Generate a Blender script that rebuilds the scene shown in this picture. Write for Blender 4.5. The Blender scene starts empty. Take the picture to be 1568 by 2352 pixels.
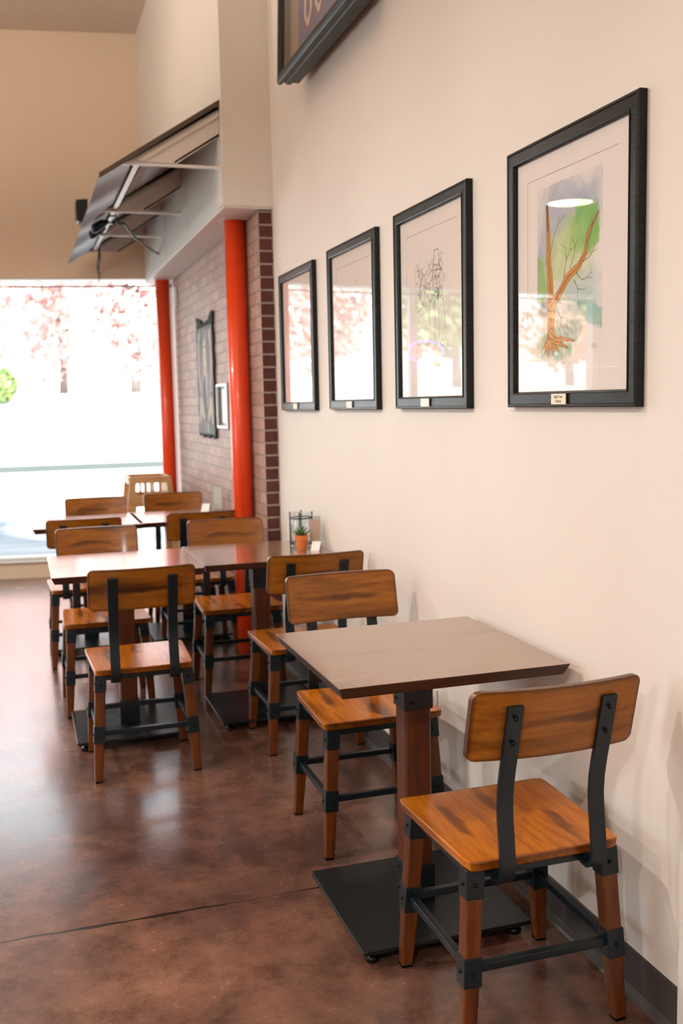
import bpy, bmesh, math, random
import numpy as np
from mathutils import Vector, Matrix, noise
random.seed(7)
SC = bpy.context.scene
COL = SC.collection
PI = math.pi

# ------------------------------------------------------------------ camera
FPX, YAW, PITCH, ROLL, CH, CX = 2302.87, math.radians(17.692), math.radians(6.280), math.radians(-1.204), 1.4428, -1.3469
def cam_axes():
    cy, sy, cp, sp = math.cos(YAW), math.sin(YAW), math.cos(PITCH), math.sin(PITCH)
    f = Vector((sy*cp, cy*cp, -sp)); r = Vector((cy, -sy, 0)); u = r.cross(f)
    c, s = math.cos(ROLL), math.sin(ROLL)
    return c*r+s*u, -s*r+c*u, f
r_, u_, f_ = cam_axes()
cam = bpy.data.cameras.new('camera'); camo = bpy.data.objects.new('camera', cam); COL.objects.link(camo)
m = Matrix.Identity(4)
for i in range(3):
    m[i][0], m[i][1], m[i][2] = r_[i], u_[i], -f_[i]
m.translation = Vector((CX, 0, CH))
camo.matrix_world = m
cam.sensor_fit = 'VERTICAL'; cam.sensor_height = 36; cam.sensor_width = 24
cam.lens = FPX*36/2352
cam.clip_start = .05; cam.clip_end = 300
cam.dof.use_dof = True; cam.dof.focus_distance = 2.55; cam.dof.aperture_fstop = 3.6
SC.camera = camo
SC.view_settings.view_transform = 'Standard'; SC.view_settings.look = 'None'
SC.view_settings.gamma = 1; SC.view_settings.exposure = -0.15
SC.view_settings.use_curve_mapping = False
try:
    SC.cycles.use_denoising = True; SC.cycles.max_bounces = 10; SC.cycles.diffuse_bounces = 5
    SC.cycles.transparent_max_bounces = 16; SC.cycles.caustics_reflective = False; SC.cycles.caustics_refractive = False
    SC.cycles.sample_clamp_indirect = 8
except Exception: pass

# ------------------------------------------------------------------ world, sun, lights
W = bpy.data.worlds.new('world'); SC.world = W; W.use_nodes = True
bg = W.node_tree.nodes['Background']; bg.inputs[0].default_value = (.80, .90, 1, 1); bg.inputs[1].default_value = 6.2
def lamp(kind, name, loc, energy, color, **kw):
    l = bpy.data.lights.new(name, kind); l.energy = energy; l.color = color
    for k, v in kw.items(): setattr(l, k, v)
    o = bpy.data.objects.new(name, l); o.location = loc; COL.objects.link(o); return o
sun = lamp('SUN', 'sun', (4, -6, 12), 14, (1, .93, .82), angle=.02)
sun.rotation_euler = (math.radians(42), 0, math.radians(28))      # comes over the roof, towards +y
def portal(name, loc, rot, sx, sy):
    l = bpy.data.lights.new(name, 'AREA'); l.shape = 'RECTANGLE'; l.size = sx; l.size_y = sy; l.cycles.is_portal = True
    o = bpy.data.objects.new(name, l); o.location = loc; o.rotation_euler = rot; COL.objects.link(o)
portal('portal', (-2.45, 9.2, 1.33), (-PI/2, 0, math.radians(-9.1)), 4.6, 2.4)
portal('portal', (-7.1, 3.9, 1.55), (0, -PI/2, 0), 1.9, 2.6)
PENDANT_W, UPFILL_W = 44, 60
PENDANT_C, UPFILL_C = (1, .95, .88), (1, .88, .73)

# ------------------------------------------------------------------ materials
def mat(name, color, rough=.5, metal=0, spec=.5, **kw):
    M = bpy.data.materials.new(name); M.use_nodes = True
    b = M.node_tree.nodes['Principled BSDF']
    b.inputs['Base Color'].default_value = (*color, 1); b.inputs['Roughness'].default_value = rough
    b.inputs['Metallic'].default_value = metal; b.inputs['Specular IOR Level'].default_value = spec
    for k, v in kw.items(): b.inputs[k.replace('_', ' ')].default_value = v
    return M
def N(M, t, **kw):
    n = M.node_tree.nodes.new(t)
    for k, v in kw.items(): setattr(n, k, v)
    return n
def L(M, a, b): M.node_tree.links.new(a, b)
def bsdf(M): return M.node_tree.nodes['Principled BSDF']
def coords(M, scale=(1, 1, 1), kind='Object', rot=(0, 0, 0), rnd=0):
    tc = N(M, 'ShaderNodeTexCoord'); mp = N(M, 'ShaderNodeMapping')
    mp.inputs['Scale'].default_value = scale; mp.inputs['Rotation'].default_value = rot
    L(M, tc.outputs[kind], mp.inputs['Vector'])
    if rnd:
        oi = N(M, 'ShaderNodeObjectInfo'); cm = N(M, 'ShaderNodeCombineXYZ')
        mu = N(M, 'ShaderNodeMath', operation='MULTIPLY'); mu.inputs[1].default_value = rnd
        L(M, oi.outputs['Random'], mu.inputs[0])
        for i in range(3): L(M, mu.outputs[0], cm.inputs[i])
        L(M, cm.outputs[0], mp.inputs['Location'])
    return mp.outputs[0]
def ramp(M, fac, stops):
    r = N(M, 'ShaderNodeValToRGB'); L(M, fac, r.inputs[0])
    e = r.color_ramp.elements
    while len(e) < len(stops): e.new(.5)
    for i, (p, c) in enumerate(stops):
        e[i].position = p; e[i].color = (*c, 1)
    return r.outputs[0]
def ntex(M, vec, scale, detail=4, rough=.5, dist=0):
    n = N(M, 'ShaderNodeTexNoise'); n.inputs['Scale'].default_value = scale; n.inputs['Detail'].default_value = detail
    n.inputs['Roughness'].default_value = rough; n.inputs['Distortion'].default_value = dist
    L(M, vec, n.inputs['Vector']); return n.outputs['Fac']
def mix(M, a, b, fac, mode='MIX'):
    x = N(M, 'ShaderNodeMix', data_type='RGBA', blend_type=mode)
    for s, v in ((x.inputs[6], a), (x.inputs[7], b), (x.inputs[0], fac)):
        if isinstance(v, (tuple, float, int)): s.default_value = (*v, 1) if isinstance(v, tuple) else v
        else: L(M, v, s)
    return x.outputs[2]
def bump(M, h, strength=.2, dist=.002):
    b = N(M, 'ShaderNodeBump'); b.inputs['Strength'].default_value = strength; b.inputs['Distance'].default_value = dist
    L(M, h, b.inputs['Height']); L(M, b.outputs[0], bsdf(M).inputs['Normal'])
def rough_map(M, fac, lo, hi):
    r = N(M, 'ShaderNodeMapRange'); L(M, fac, r.inputs[0]); r.inputs['To Min'].default_value = lo; r.inputs['To Max'].default_value = hi
    L(M, r.outputs[0], bsdf(M).inputs['Roughness'])

def wood(name, dark, mid, light, rough=.3, axis='x', streak=.35, coat=.2, burn=None, smears=()):
    M = mat(name, mid, rough, spec=.35, Coat_Weight=coat, Coat_Roughness=.1)
    s = {'x': (1, 9, 9), 'z': (9, 9, 1), 'y': (9, 1, 9)}[axis]
    v = coords(M, s, rnd=40)
    g = ntex(M, v, 7, 6, .55, .15)
    c = ramp(M, g, [(.22, dark), (.5, mid), (.80, light)])
    s2 = {'x': (.9, 5, 5), 'z': (5, 5, .9), 'y': (5, .9, 5)}[axis]
    v2 = coords(M, s2, rnd=23)
    k = ntex(M, v2, 2.2, 2, .35, .1)
    kk = ramp(M, k, [(.24, (streak, streak*.85, streak*.7)), (.40, (1, 1, 1)), (1, (1, 1, 1))])
    c2 = mix(M, c, kk, .8, 'MULTIPLY')
    fn = ntex(M, coords(M, tuple(q*3 for q in s), rnd=11), 30, 3, .6)
    fr = ramp(M, fn, [(.35, (.88, .88, .88)), (.6, (1.05, 1.05, 1.05))])
    c3 = mix(M, c2, fr, .7, 'MULTIPLY')
    if smears:                                      # long dark smudges rubbed along the grain
        sp = N(M, 'ShaderNodeSeparateXYZ'); tc = N(M, 'ShaderNodeTexCoord'); L(M, tc.outputs['Object'], sp.inputs[0])
        wn = ntex(M, coords(M, (9, 9, 9), rnd=31), 1.2, 1)
        for ax, c0, r0, bx_, c1, r1 in smears:
            acc = None
            for ax_, c_, r_s in ((ax, c0, r0), (bx_, c1, r1)):
                a = N(M, 'ShaderNodeMath', operation='MULTIPLY_ADD'); L(M, wn, a.inputs[0]); a.inputs[1].default_value = r_s*2.2; L(M, sp.outputs[ax_], a.inputs[2])
                d = N(M, 'ShaderNodeMath', operation='SUBTRACT'); L(M, a.outputs[0], d.inputs[0]); d.inputs[1].default_value = c_+r_s*1.1
                q = N(M, 'ShaderNodeMath', operation='DIVIDE'); L(M, d.outputs[0], q.inputs[0]); q.inputs[1].default_value = r_s
                w = N(M, 'ShaderNodeMath', operation='POWER'); w.inputs[1].default_value = 2
                ab = N(M, 'ShaderNodeMath', operation='ABSOLUTE'); L(M, q.outputs[0], ab.inputs[0]); L(M, ab.outputs[0], w.inputs[0])
                if acc is None: acc = w.outputs[0]
                else:
                    t_ = N(M, 'ShaderNodeMath', operation='ADD'); L(M, acc, t_.inputs[0]); L(M, w.outputs[0], t_.inputs[1]); acc = t_.outputs[0]
            mr = N(M, 'ShaderNodeMapRange'); L(M, acc, mr.inputs[0]); mr.inputs['From Min'].default_value = 0; mr.inputs['From Max'].default_value = 1.5
            mr.interpolation_type = 'SMOOTHSTEP'; mr.inputs['To Min'].default_value = .72; mr.inputs['To Max'].default_value = 0
            c3 = mix(M, c3, mix(M, c3, (.16, .13, .13), 1, 'MULTIPLY'), mr.outputs[0])
    if burn:                                        # rubbed dark stain round the edges of the board
        sp = N(M, 'ShaderNodeSeparateXYZ'); tc = N(M, 'ShaderNodeTexCoord'); L(M, tc.outputs['Object'], sp.inputs[0]); last = None
        for ax, cen, half in burn:
            a = N(M, 'ShaderNodeMath', operation='SUBTRACT'); L(M, sp.outputs[ax], a.inputs[0]); a.inputs[1].default_value = cen
            q = N(M, 'ShaderNodeMath', operation='ABSOLUTE'); L(M, a.outputs[0], q.inputs[0])
            r = N(M, 'ShaderNodeMapRange'); L(M, q.outputs[0], r.inputs[0]); r.inputs['From Min'].default_value = half-.012; r.inputs['From Max'].default_value = half
            if last is None: last = r.outputs[0]
            else:
                x = N(M, 'ShaderNodeMath', operation='MAXIMUM'); L(M, last, x.inputs[0]); L(M, r.outputs[0], x.inputs[1]); last = x.outputs[0]
        c3 = mix(M, c3, mix(M, c3, (.22, .18, .16), 1, 'MULTIPLY'), last)
    L(M, c3, bsdf(M).inputs['Base Color'])
    bump(M, fn, .02, .001)
    return M

PLASTER = mat('wall paint', (.80, .745, .69), .55, spec=.3)
_v = coords(PLASTER, kind='Object')
bump(PLASTER, ntex(PLASTER, _v, 90, 4, .6), .12, .002)
L(PLASTER, ramp(PLASTER, ntex(PLASTER, _v, 1.2, 3), [(.3, (.755, .70, .65)), (.7, (.80, .75, .705))]), bsdf(PLASTER).inputs['Base Color'])
PLASTER_WARMLIT = mat('warm-lit wall paint', (.76, .61, .465), .55, spec=.3)  # same wall paint, with the warm light at the window wall tinted in
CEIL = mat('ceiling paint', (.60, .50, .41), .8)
WHITE = mat('white paint', (.86, .85, .83), .4)
SOFFIT = mat('soffit paint', (.84, .82, .80), .5)
FASCIA = mat('fascia panel', (.80, .83, .79), .35)
BASEB = mat('vinyl base', (.055, .05, .048), .45)
BLACK = mat('black metal', (.006, .0125, .018), .34, .2)
bump(BLACK, ntex(BLACK, coords(BLACK), 260, 3), .12, .0008)
PLATE = mat('cast plate', (.009, .011, .012), .34, .25)
bump(PLATE, ntex(PLATE, coords(PLATE), 160, 3), .15, .001)
BOLT = mat('bolt', (.012, .013, .015), .25, .8)
SEATW = wood('seat wood', (.26, .062, .004), (.47, .135, .005), (.58, .195, .009), .26, 'y', .16, .18, [(0, 0, .206), (1, 0, .1985)], [(1, .05, .12, 0, -.12, .018), (1, -.06, .11, 0, .11, .016), (1, .10, .08, 0, .0, .020)])
BACKW = wood('backrest wood', (.16, .046, .004), (.28, .092, .008), (.36, .135, .013), .32, 'x', .14, .12, [(0, 0, .203), (2, .757, .0825)], [(0, .02, .12, 2, .757, .013)])
LEGW = wood('leg wood', (.055, .013, .003), (.115, .030, .005), (.16, .047, .008), .36, 'z', .5, .1)
POSTW = wood('post wood', (.06, .013, .005), (.105, .025, .007), (.13, .035, .010), .38, 'z', .8, .1)
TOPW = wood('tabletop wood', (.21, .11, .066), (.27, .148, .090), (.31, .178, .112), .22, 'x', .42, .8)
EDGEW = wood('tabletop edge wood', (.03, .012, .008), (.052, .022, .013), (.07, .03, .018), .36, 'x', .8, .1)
ORANGE = mat('orange paint', (.86, .065, .008), .3, Coat_Weight=.3)
TERRA = mat('terracotta', (.70, .20, .055), .75)
bump(TERRA, ntex(TERRA, coords(TERRA), 120, 3), .2, .001)
LEAF = mat('succulent leaf', (.10, .22, .07), .45)
LEAFD = mat('succulent dark tip', (.03, .07, .03), .45)
GALV = mat('galvanised sheet', (.48, .46, .46), .30, .75)
ALU = mat('satin aluminium', (.6, .6, .6), .35, .7)
FRAMEW = mat('black stained ash', (.02, .022, .022), .3, spec=.25)
_g = ntex(FRAMEW, coords(FRAMEW, (1, 1, 7), rot=(0, 0, .0)), 22, 4, .5, 2.2)
L(FRAMEW, ramp(FRAMEW, _g, [(.47, (.004, .004, .004)), (.5, (.014, .016, .016)), (.56, (.010, .012, .012))]), bsdf(FRAMEW).inputs['Base Color'])
bump(FRAMEW, _g, .35, .0015)
MAT1 = mat('mat board', (.88, .82, .79), .8)
PAPER = mat('card', (.9, .9, .88), .6)
BRASS = mat('name plate', (.78, .70, .52), .4)
INK = mat('engraving', (.15, .12, .08), .6)
PLY = mat('plywood', (.55, .30, .12), .45)
L(PLY, ramp(PLY, ntex(PLY, coords(PLY, (1, 8, 8)), 5, 4), [(.3, (.47, .24, .09)), (.7, (.62, .36, .16))]), bsdf(PLY).inputs['Base Color'])
DARKTRIM = mat('bronze trim', (.10, .07, .055), .45)
CABLE = mat('green cable', (.03, .07, .05), .5)
CONC = mat('outdoor concrete', (.62, .60, .58), .9)
L(CONC, ramp(CONC, ntex(CONC, coords(CONC), .35, 5), [(.3, (.52, .51, .50)), (.7, (.68, .66, .64))]), bsdf(CONC).inputs['Base Color'])
BARK = mat('bark', (.30, .24, .22), .9)
def leafm(name, a, b):
    M = mat(name, a, .6); L(M, ramp(M, ntex(M, coords(M), 1.6, 3), [(.35, a), (.65, b)]), bsdf(M).inputs['Base Color'])
    return M
LPINK = leafm('autumn red leaves', (.80, .50, .48), (.88, .72, .68))
LGOLD = leafm('autumn gold leaves', (.70, .48, .25), (.72, .35, .25))
LGREEN = leafm('green leaves', (.16, .26, .09), (.38, .46, .18))

FLOORM = mat('stained concrete', (.1, .05, .035), .25, spec=.5, Coat_Weight=.3, Coat_Roughness=.14)
def _floor():
    M = FLOORM; v = coords(M)
    a = ntex(M, v, 1.5, 8, .66, .12); b = ntex(M, v, 8, 8, .72, .1)
    c = ramp(M, a, [(.32, (.052, .026, .021)), (.46, (.11, .053, .037)), (.58, (.175, .085, .055)), (.74, (.28, .14, .09))])
    d = ramp(M, b, [(.34, (.5, .48, .5)), (.5, (1., 1., 1.)), (.68, (1.35, 1.3, 1.25))])
    c = mix(M, c, d, .8, 'MULTIPLY')
    fine = ramp(M, ntex(M, v, 170, 3, .6), [(.3, (.80, .80, .80)), (.7, (1.18, 1.18, 1.18))])
    c = mix(M, c, fine, .8, 'MULTIPLY')
    pur = ramp(M, ntex(M, v, .8, 4), [(.45, (1, 1, 1)), (.62, (.78, .68, .86))])
    c = mix(M, c, pur, .6, 'MULTIPLY')
    # control joint across the slab: a filled saw cut with ragged edges
    sx = N(M, 'ShaderNodeSeparateXYZ'); L(M, v, sx.inputs[0])
    wob = ntex(M, coords(M, (1, .1, 1)), 5, 5, .7)
    m1 = N(M, 'ShaderNodeMath', operation='MULTIPLY_ADD'); L(M, wob, m1.inputs[0]); m1.inputs[1].default_value = .03; m1.inputs[2].default_value = 2.735
    s = N(M, 'ShaderNodeMath', operation='SUBTRACT'); L(M, sx.outputs[1], s.inputs[0]); L(M, m1.outputs[0], s.inputs[1])
    ab = N(M, 'ShaderNodeMath', operation='ABSOLUTE'); L(M, s.outputs[0], ab.inputs[0])
    wid = N(M, 'ShaderNodeMapRange'); L(M, ntex(M, coords(M, (1, .1, 1)), 3.5, 3), wid.inputs[0])
    wid.inputs['From Min'].default_value = .42; wid.inputs['From Max'].default_value = .62; wid.inputs['To Min'].default_value = .0016; wid.inputs['To Max'].default_value = .009
    lt = N(M, 'ShaderNodeMath', operation='LESS_THAN'); L(M, ab.outputs[0], lt.inputs[0]); L(M, wid.outputs[0], lt.inputs[1])
    halo = N(M, 'ShaderNodeMapRange'); L(M, ab.outputs[0], halo.inputs[0]); halo.inputs['From Max'].default_value = .02
    halo.inputs['To Min'].default_value = .25; halo.inputs['To Max'].default_value = 0
    c = mix(M, c, (.14, .058, .032), halo.outputs[0])
    c = mix(M, c, (.018, .009, .006), lt.outputs[0])
    # pale scuffs
    sp = ramp(M, ntex(M, v, 60, 2, .5, .3), [(.835, (0, 0, 0)), (.86, (.6, .6, .6))])
    c = mix(M, c, (.45, .33, .26), sp)
    L(M, c, bsdf(M).inputs['Base Color'])
    rough_map(M, b, .16, .34)
    h = mix(M, b, (0., 0., 0.), lt.outputs[0])
    bump(M, h, .10, .004)
_floor()

def brickm(name, c1, c2, axis, mort):
    M = mat(name, c1, .55)
    tc = N(M, 'ShaderNodeTexCoord'); sp = N(M, 'ShaderNodeSeparateXYZ'); cb = N(M, 'ShaderNodeCombineXYZ')
    L(M, tc.outputs['Object'], sp.inputs[0]); L(M, sp.outputs[axis], cb.inputs[0]); L(M, sp.outputs[2], cb.inputs[1])
    t = N(M, 'ShaderNodeTexBrick'); L(M, cb.outputs[0], t.inputs['Vector'])
    t.inputs['Color1'].default_value = (*c1, 1); t.inputs['Color2'].default_value = (*c2, 1)
    t.inputs['Mortar'].default_value = (*mort, 1); t.inputs['Scale'].default_value = 1
    t.inputs['Mortar Size'].default_value = .005; t.inputs['Brick Width'].default_value = .203; t.inputs['Row Height'].default_value = .0682
    t.inputs['Mortar Smooth'].default_value = .1
    nz = ramp(M, ntex(M, tc.outputs['Object'], 30, 4), [(.3, (.75, .75, .75)), (.7, (1.15, 1.15, 1.15))])
    L(M, mix(M, t.outputs['Color'], nz, .8, 'MULTIPLY'), bsdf(M).inputs['Base Color'])
    iv = N(M, 'ShaderNodeMath', operation='SUBTRACT'); iv.inputs[0].default_value = 1; L(M, t.outputs['Fac'], iv.inputs[1])
    bump(M, iv.outputs[0], .6, .006)
    return M
BRICK_SIDE_LIT = brickm('brick side', (.35, .20, .155), (.45, .29, .24), 1, (.21, .165, .14))  # window glare on the side face put into a paler brick colour
BRICK_END_SHADED = brickm('brick end', (.085, .018, .013), (.10, .022, .016), 0, (.36, .29, .24))  # same brick, with the shade of the end face put into its colour

def glassm(name, tint=(1, 1, 1), ior=1.5, mult=2.0):
    M = bpy.data.materials.new(name); M.use_nodes = True; nt = M.node_tree; nt.nodes.clear()
    o = nt.nodes.new('ShaderNodeOutputMaterial'); mx = nt.nodes.new('ShaderNodeMixShader')
    t = nt.nodes.new('ShaderNodeBsdfTransparent'); g = nt.nodes.new('ShaderNodeBsdfGlossy'); f = nt.nodes.new('ShaderNodeFresnel')
    mu = nt.nodes.new('ShaderNodeMath'); mu.operation = 'MULTIPLY'; mu.use_clamp = True; mu.inputs[1].default_value = mult
    t.inputs[0].default_value = (*tint, 1); g.inputs['Roughness'].default_value = 0; f.inputs[0].default_value = ior
    l = nt.links.new
    ge = nt.nodes.new('ShaderNodeNewGeometry'); m2 = nt.nodes.new('ShaderNodeMath'); m2.operation = 'SUBTRACT'; m2.inputs[0].default_value = 1
    m3 = nt.nodes.new('ShaderNodeMath'); m3.operation = 'MULTIPLY'          # the inner side of each slab does not mirror again
    l(ge.outputs['Backfacing'], m2.inputs[1]); l(f.outputs[0], mu.inputs[0]); l(mu.outputs[0], m3.inputs[0]); l(m2.outputs[0], m3.inputs[1]); l(m3.outputs[0], mx.inputs[0]); l(t.outputs[0], mx.inputs[1]); l(g.outputs[0], mx.inputs[2]); l(mx.outputs[0], o.inputs[0])
    return M
PGLASS = glassm('picture glass', mult=1.7)
WGLASS = glassm('window glass', (.97, .99, .98), mult=1.0)
ACRYL = glassm('clear acrylic', (.93, .96, .97), mult=2.2)
def emit(name, col, s):
    M = mat(name, (.8, .8, .8)); b = bsdf(M); b.inputs['Emission Color'].default_value = (*col, 1); b.inputs['Emission Strength'].default_value = s
    return M

# ------------------------------------------------------------------ mesh helpers
def finish(name, bm, m, parent=None, smooth=False, bev=0, seg=2, angle=40):
    bmesh.ops.recalc_face_normals(bm, faces=bm.faces)
    me = bpy.data.meshes.new(name); bm.to_mesh(me); bm.free()
    for x in (m if isinstance(m, (list, tuple)) else [m]): me.materials.append(x)
    o = bpy.data.objects.new(name, me); COL.objects.link(o)
    if parent is not None: o.parent = parent
    if smooth:
        for p in me.polygons: p.use_smooth = True
    if bev:
        b = o.modifiers.new('bevel', 'BEVEL'); b.width = bev; b.segments = seg; b.limit_method = 'ANGLE'; b.angle_limit = math.radians(angle)
        for p in me.polygons: p.use_smooth = True
        w = o.modifiers.new('wn', 'WEIGHTED_NORMAL'); w.keep_sharp = True
    return o
def BM(): return bmesh.new()
def box(bm, a, b, mi=0):
    x0, y0, z0 = a; x1, y1, z1 = b
    v = [bm.verts.new(p) for p in ((x0,y0,z0),(x1,y0,z0),(x1,y1,z0),(x0,y1,z0),(x0,y0,z1),(x1,y0,z1),(x1,y1,z1),(x0,y1,z1))]
    for f in ((0,3,2,1),(4,5,6,7),(0,1,5,4),(1,2,6,5),(2,3,7,6),(3,0,4,7)):
        bm.faces.new([v[i] for i in f]).material_index = mi
def loft(bm, rings, closed=True, caps=True, mi=0):
    R = [[bm.verts.new(p) for p in r] for r in rings]
    n = len(R[0])
    for a, b in zip(R, R[1:]):
        for i in range(n if closed else n-1):
            j = (i+1) % n
            bm.faces.new((a[i], a[j], b[j], b[i])).material_index = mi
    if caps and closed:
        bm.faces.new(R[0][::-1]).material_index = mi; bm.faces.new(R[-1]).material_index = mi
def beam(bm, p0, p1, w0, w1, h0=None, h1=None, side=Vector((1, 0, 0)), mi=0):
    p0, p1 = Vector(p0), Vector(p1); d = (p1-p0).normalized()
    s = (side-d*side.dot(d)).normalized(); t = d.cross(s)
    h0 = h0 or w0; h1 = h1 or w1
    rr = []
    for p, w, h in ((p0, w0, h0), (p1, w1, h1)):
        rr.append([p+s*w/2*a+t*h/2*b for a, b in ((-1,-1),(1,-1),(1,1),(-1,1))])
    loft(bm, rr, mi=mi)
def tube(bm, pts, r, n=10, mi=0):
    pts = [Vector(p) for p in pts]; rings = []
    for i, p in enumerate(pts):
        d = (pts[min(i+1, len(pts)-1)]-pts[max(i-1, 0)]).normalized()
        a = Vector((0, 0, 1)) if abs(d.z) < .9 else Vector((1, 0, 0))
        s = d.cross(a).normalized(); t = d.cross(s)
        rr = r[i] if isinstance(r, (list, tuple)) else r
        rings.append([p+(s*math.cos(k*2*PI/n)+t*math.sin(k*2*PI/n))*rr for k in range(n)])
    loft(bm, rings, mi=mi)
def lathe(bm, prof, n=32, c=(0, 0, 0), mi=0, caps=True):
    rings = [[(c[0]+r*math.cos(k*2*PI/n), c[1]+r*math.sin(k*2*PI/n), c[2]+z) for k in range(n)] for r, z in prof]
    loft(bm, rings, mi=mi, caps=caps)
def prism(bm, poly, a, b, plane='xz', mi=0):
    f = {'xz': lambda p, t: (p[0], t, p[1]), 'yz': lambda p, t: (t, p[0], p[1]), 'xy': lambda p, t: (p[0], p[1], t)}[plane]
    loft(bm, [[f(p, a) for p in poly], [f(p, b) for p in poly]], mi=mi)
def struct(name, bm, m, parent=None, label=None, **kw):
    o = finish(name, bm, m, parent, **kw)
    if parent is None: o['kind'] = 'structure'
    if label: o['label'] = label
    return o
def tag(o, label, cat, group=None, kind=None):
    o['label'] = label; o['category'] = cat
    if group: o['group'] = group
    if kind: o['kind'] = kind
    return o
def empty(name, loc, rz=0):
    o = bpy.data.objects.new(name, None); COL.objects.link(o); o.location = loc; o.rotation_euler = (0, 0, rz); o.empty_display_size = .1
    return o
def copy_tree(o, parent=None):
    c = o.copy(); COL.objects.link(c)
    if parent is not None: c.parent = parent
    for ch in list(o.children): copy_tree(ch, c)
    return c
def rrect(w, h, r, n=5):
    p = []
    for cx, cy, a0 in ((w/2-r, h/2-r, 0), (-w/2+r, h/2-r, PI/2), (-w/2+r, -h/2+r, PI), (w/2-r, -h/2+r, 1.5*PI)):
        for k in range(n+1):
            a = a0+k*PI/2/n; p.append((cx+r*math.cos(a), cy+r*math.sin(a)))
    return p

# ------------------------------------------------------------------ room shell
WY0, WM = 8.70, .16                                   # window wall: y = WY0 - WM*(x+.26)
def wy(x): return WY0-WM*(x+.26)
XL, YB, HC = -7.0, -4.0, 4.48
HEAD, SILL = 2.51, .15
YP = 5.31                                             # where the plain wall ends and the brick begins
b = BM(); box(b, (XL-.2, YB-.2, -.12), (.35, 10.0, 0)); struct('floor', b, FLOORM)
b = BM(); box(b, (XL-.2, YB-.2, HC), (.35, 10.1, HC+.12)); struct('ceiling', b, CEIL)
b = BM(); box(b, (0, YB-.2, 0), (.3, YP+.02, HC)); struct('wall_right', b, PLASTER)
b = BM(); box(b, (-.022, YB, 0), (0, 1.775, HC)); struct('wall_right_near', b, PLASTER)
b = BM(); box(b, (-.26, YP, HEAD-.035), (.3, wy(-.26)+.05, HC)); struct('wall_right_upper', b, PLASTER)
b = BM(); box(b, (-.272, YP-.012, HEAD-.035), (0, YP, 2.675))
box(b, (-.272, YP, HEAD-.035), (-.26, YP+.09, 2.675)); struct('trim_1', b, PLASTER)
# white soffit lining under the upper wall
b = BM(); box(b, (-.262, YP+.0, HEAD-.045), (-.0, wy(-.26), HEAD-.035)); struct('trim_2', b, SOFFIT)
# pale fascia panels with open joints under the awning
b = BM()
for y0, y1 in ((5.402, 6.40), (6.408, 7.40), (7.408, 8.40), (8.408, 8.66)): box(b, (-.2665, y0, HEAD-.036), (-.2605, y1, 2.845))
struct('trim_4', b, FASCIA)
# brick wall (side face coloured as lit, end face coloured as shaded)
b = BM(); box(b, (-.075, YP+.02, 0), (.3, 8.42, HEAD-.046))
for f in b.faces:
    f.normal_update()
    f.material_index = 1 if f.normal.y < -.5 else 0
bo = struct('wall_right_brick', b, [BRICK_SIDE_LIT, BRICK_END_SHADED])
# window wall, angled
def wbox(x0, x1, z0, z1, d0=0, d1=.22, bm=None):
    bb = bm or BM()
    for k in (0,):
        P = [(x0, wy(x0)+d0), (x1, wy(x1)+d0), (x1, wy(x1)+d1), (x0, wy(x0)+d1)]
        prism(bb, P, z0, z1, 'xy')
    return bb
WX0, WX1 = -4.55, -.045
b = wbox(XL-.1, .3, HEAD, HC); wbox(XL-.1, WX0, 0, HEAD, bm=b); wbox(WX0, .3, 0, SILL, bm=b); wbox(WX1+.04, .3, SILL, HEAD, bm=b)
struct('wall_far', b, PLASTER_WARMLIT)
b = BM(); box(b, (-.045, 8.42, 0), (.3, wy(-.1)+.02, HEAD-.046)); struct('trim_3', b, WHITE)
# left wall with a band of windows
b = BM()
box(b, (XL-.2, YB, 0), (XL, 2.6, HC)); box(b, (XL-.2, 5.2, 0), (XL, 10.0, HC)); box(b, (XL-.2, 2.6, 2.5), (XL, 5.2, HC)); box(b, (XL-.2, 2.6, 0), (XL, 5.2, .6))
struct('wall_left', b, PLASTER)
b = BM(); box(b, (XL-.2, YB-.2, 0), (.3, YB, HC)); struct('wall_back', b, PLASTER)
# window 1
win = empty('window_1', (0, 0, 0)); win['kind'] = 'structure'
b = wbox(WX0, WX1, HEAD-.006, HEAD, .02, .12); wbox(WX0, WX1, SILL, SILL+.03, .04, .12, b)
for x in (WX0, -2.33, WX1): wbox(x-.03 if x != -2.33 else x-.05, x+(.03 if x < -1 else .008), SILL, HEAD-.006, .04, .12, b)
struct('window_frame', b, WHITE, win)
b = wbox(WX0, WX1, HEAD-.068, HEAD-.055, .03, .06); struct('shade_rail', b, DARKTRIM, win)
b = wbox(WX0+.03, WX1, SILL+.03, HEAD-.006, .075, .081); struct('glass', b, WGLASS, win)
b = wbox(WX0, WX1, SILL-.012, SILL+.0, -.03, .2); struct('window_sill', b, PLASTER, win)
for nm, bx, fr in (('window_2', ((XL-.1, 2.65, .6), (XL-.094, 5.15, 2.5)), [((XL-.14, y-.04, .6), (XL-.05, y+.04, 2.5)) for y in (2.64, 5.16)]),):
    w = empty(nm, (0, 0, 0)); w['kind'] = 'structure'
    b = BM(); box(b, *bx); struct('glass', b, WGLASS, w)
    b = BM()
    for q in fr: box(b, *q)
    struct('window_frame', b, WHITE, w)
# vinyl base along the right wall
b = BM(); prism(b, [(0, .115), (-.005, .112), (-.006, .022), (-.014, .006), (-.02, 0), (0, 0)], 1.775, YP, 'xz')
struct('baseboard_right', b, BASEB)

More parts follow.
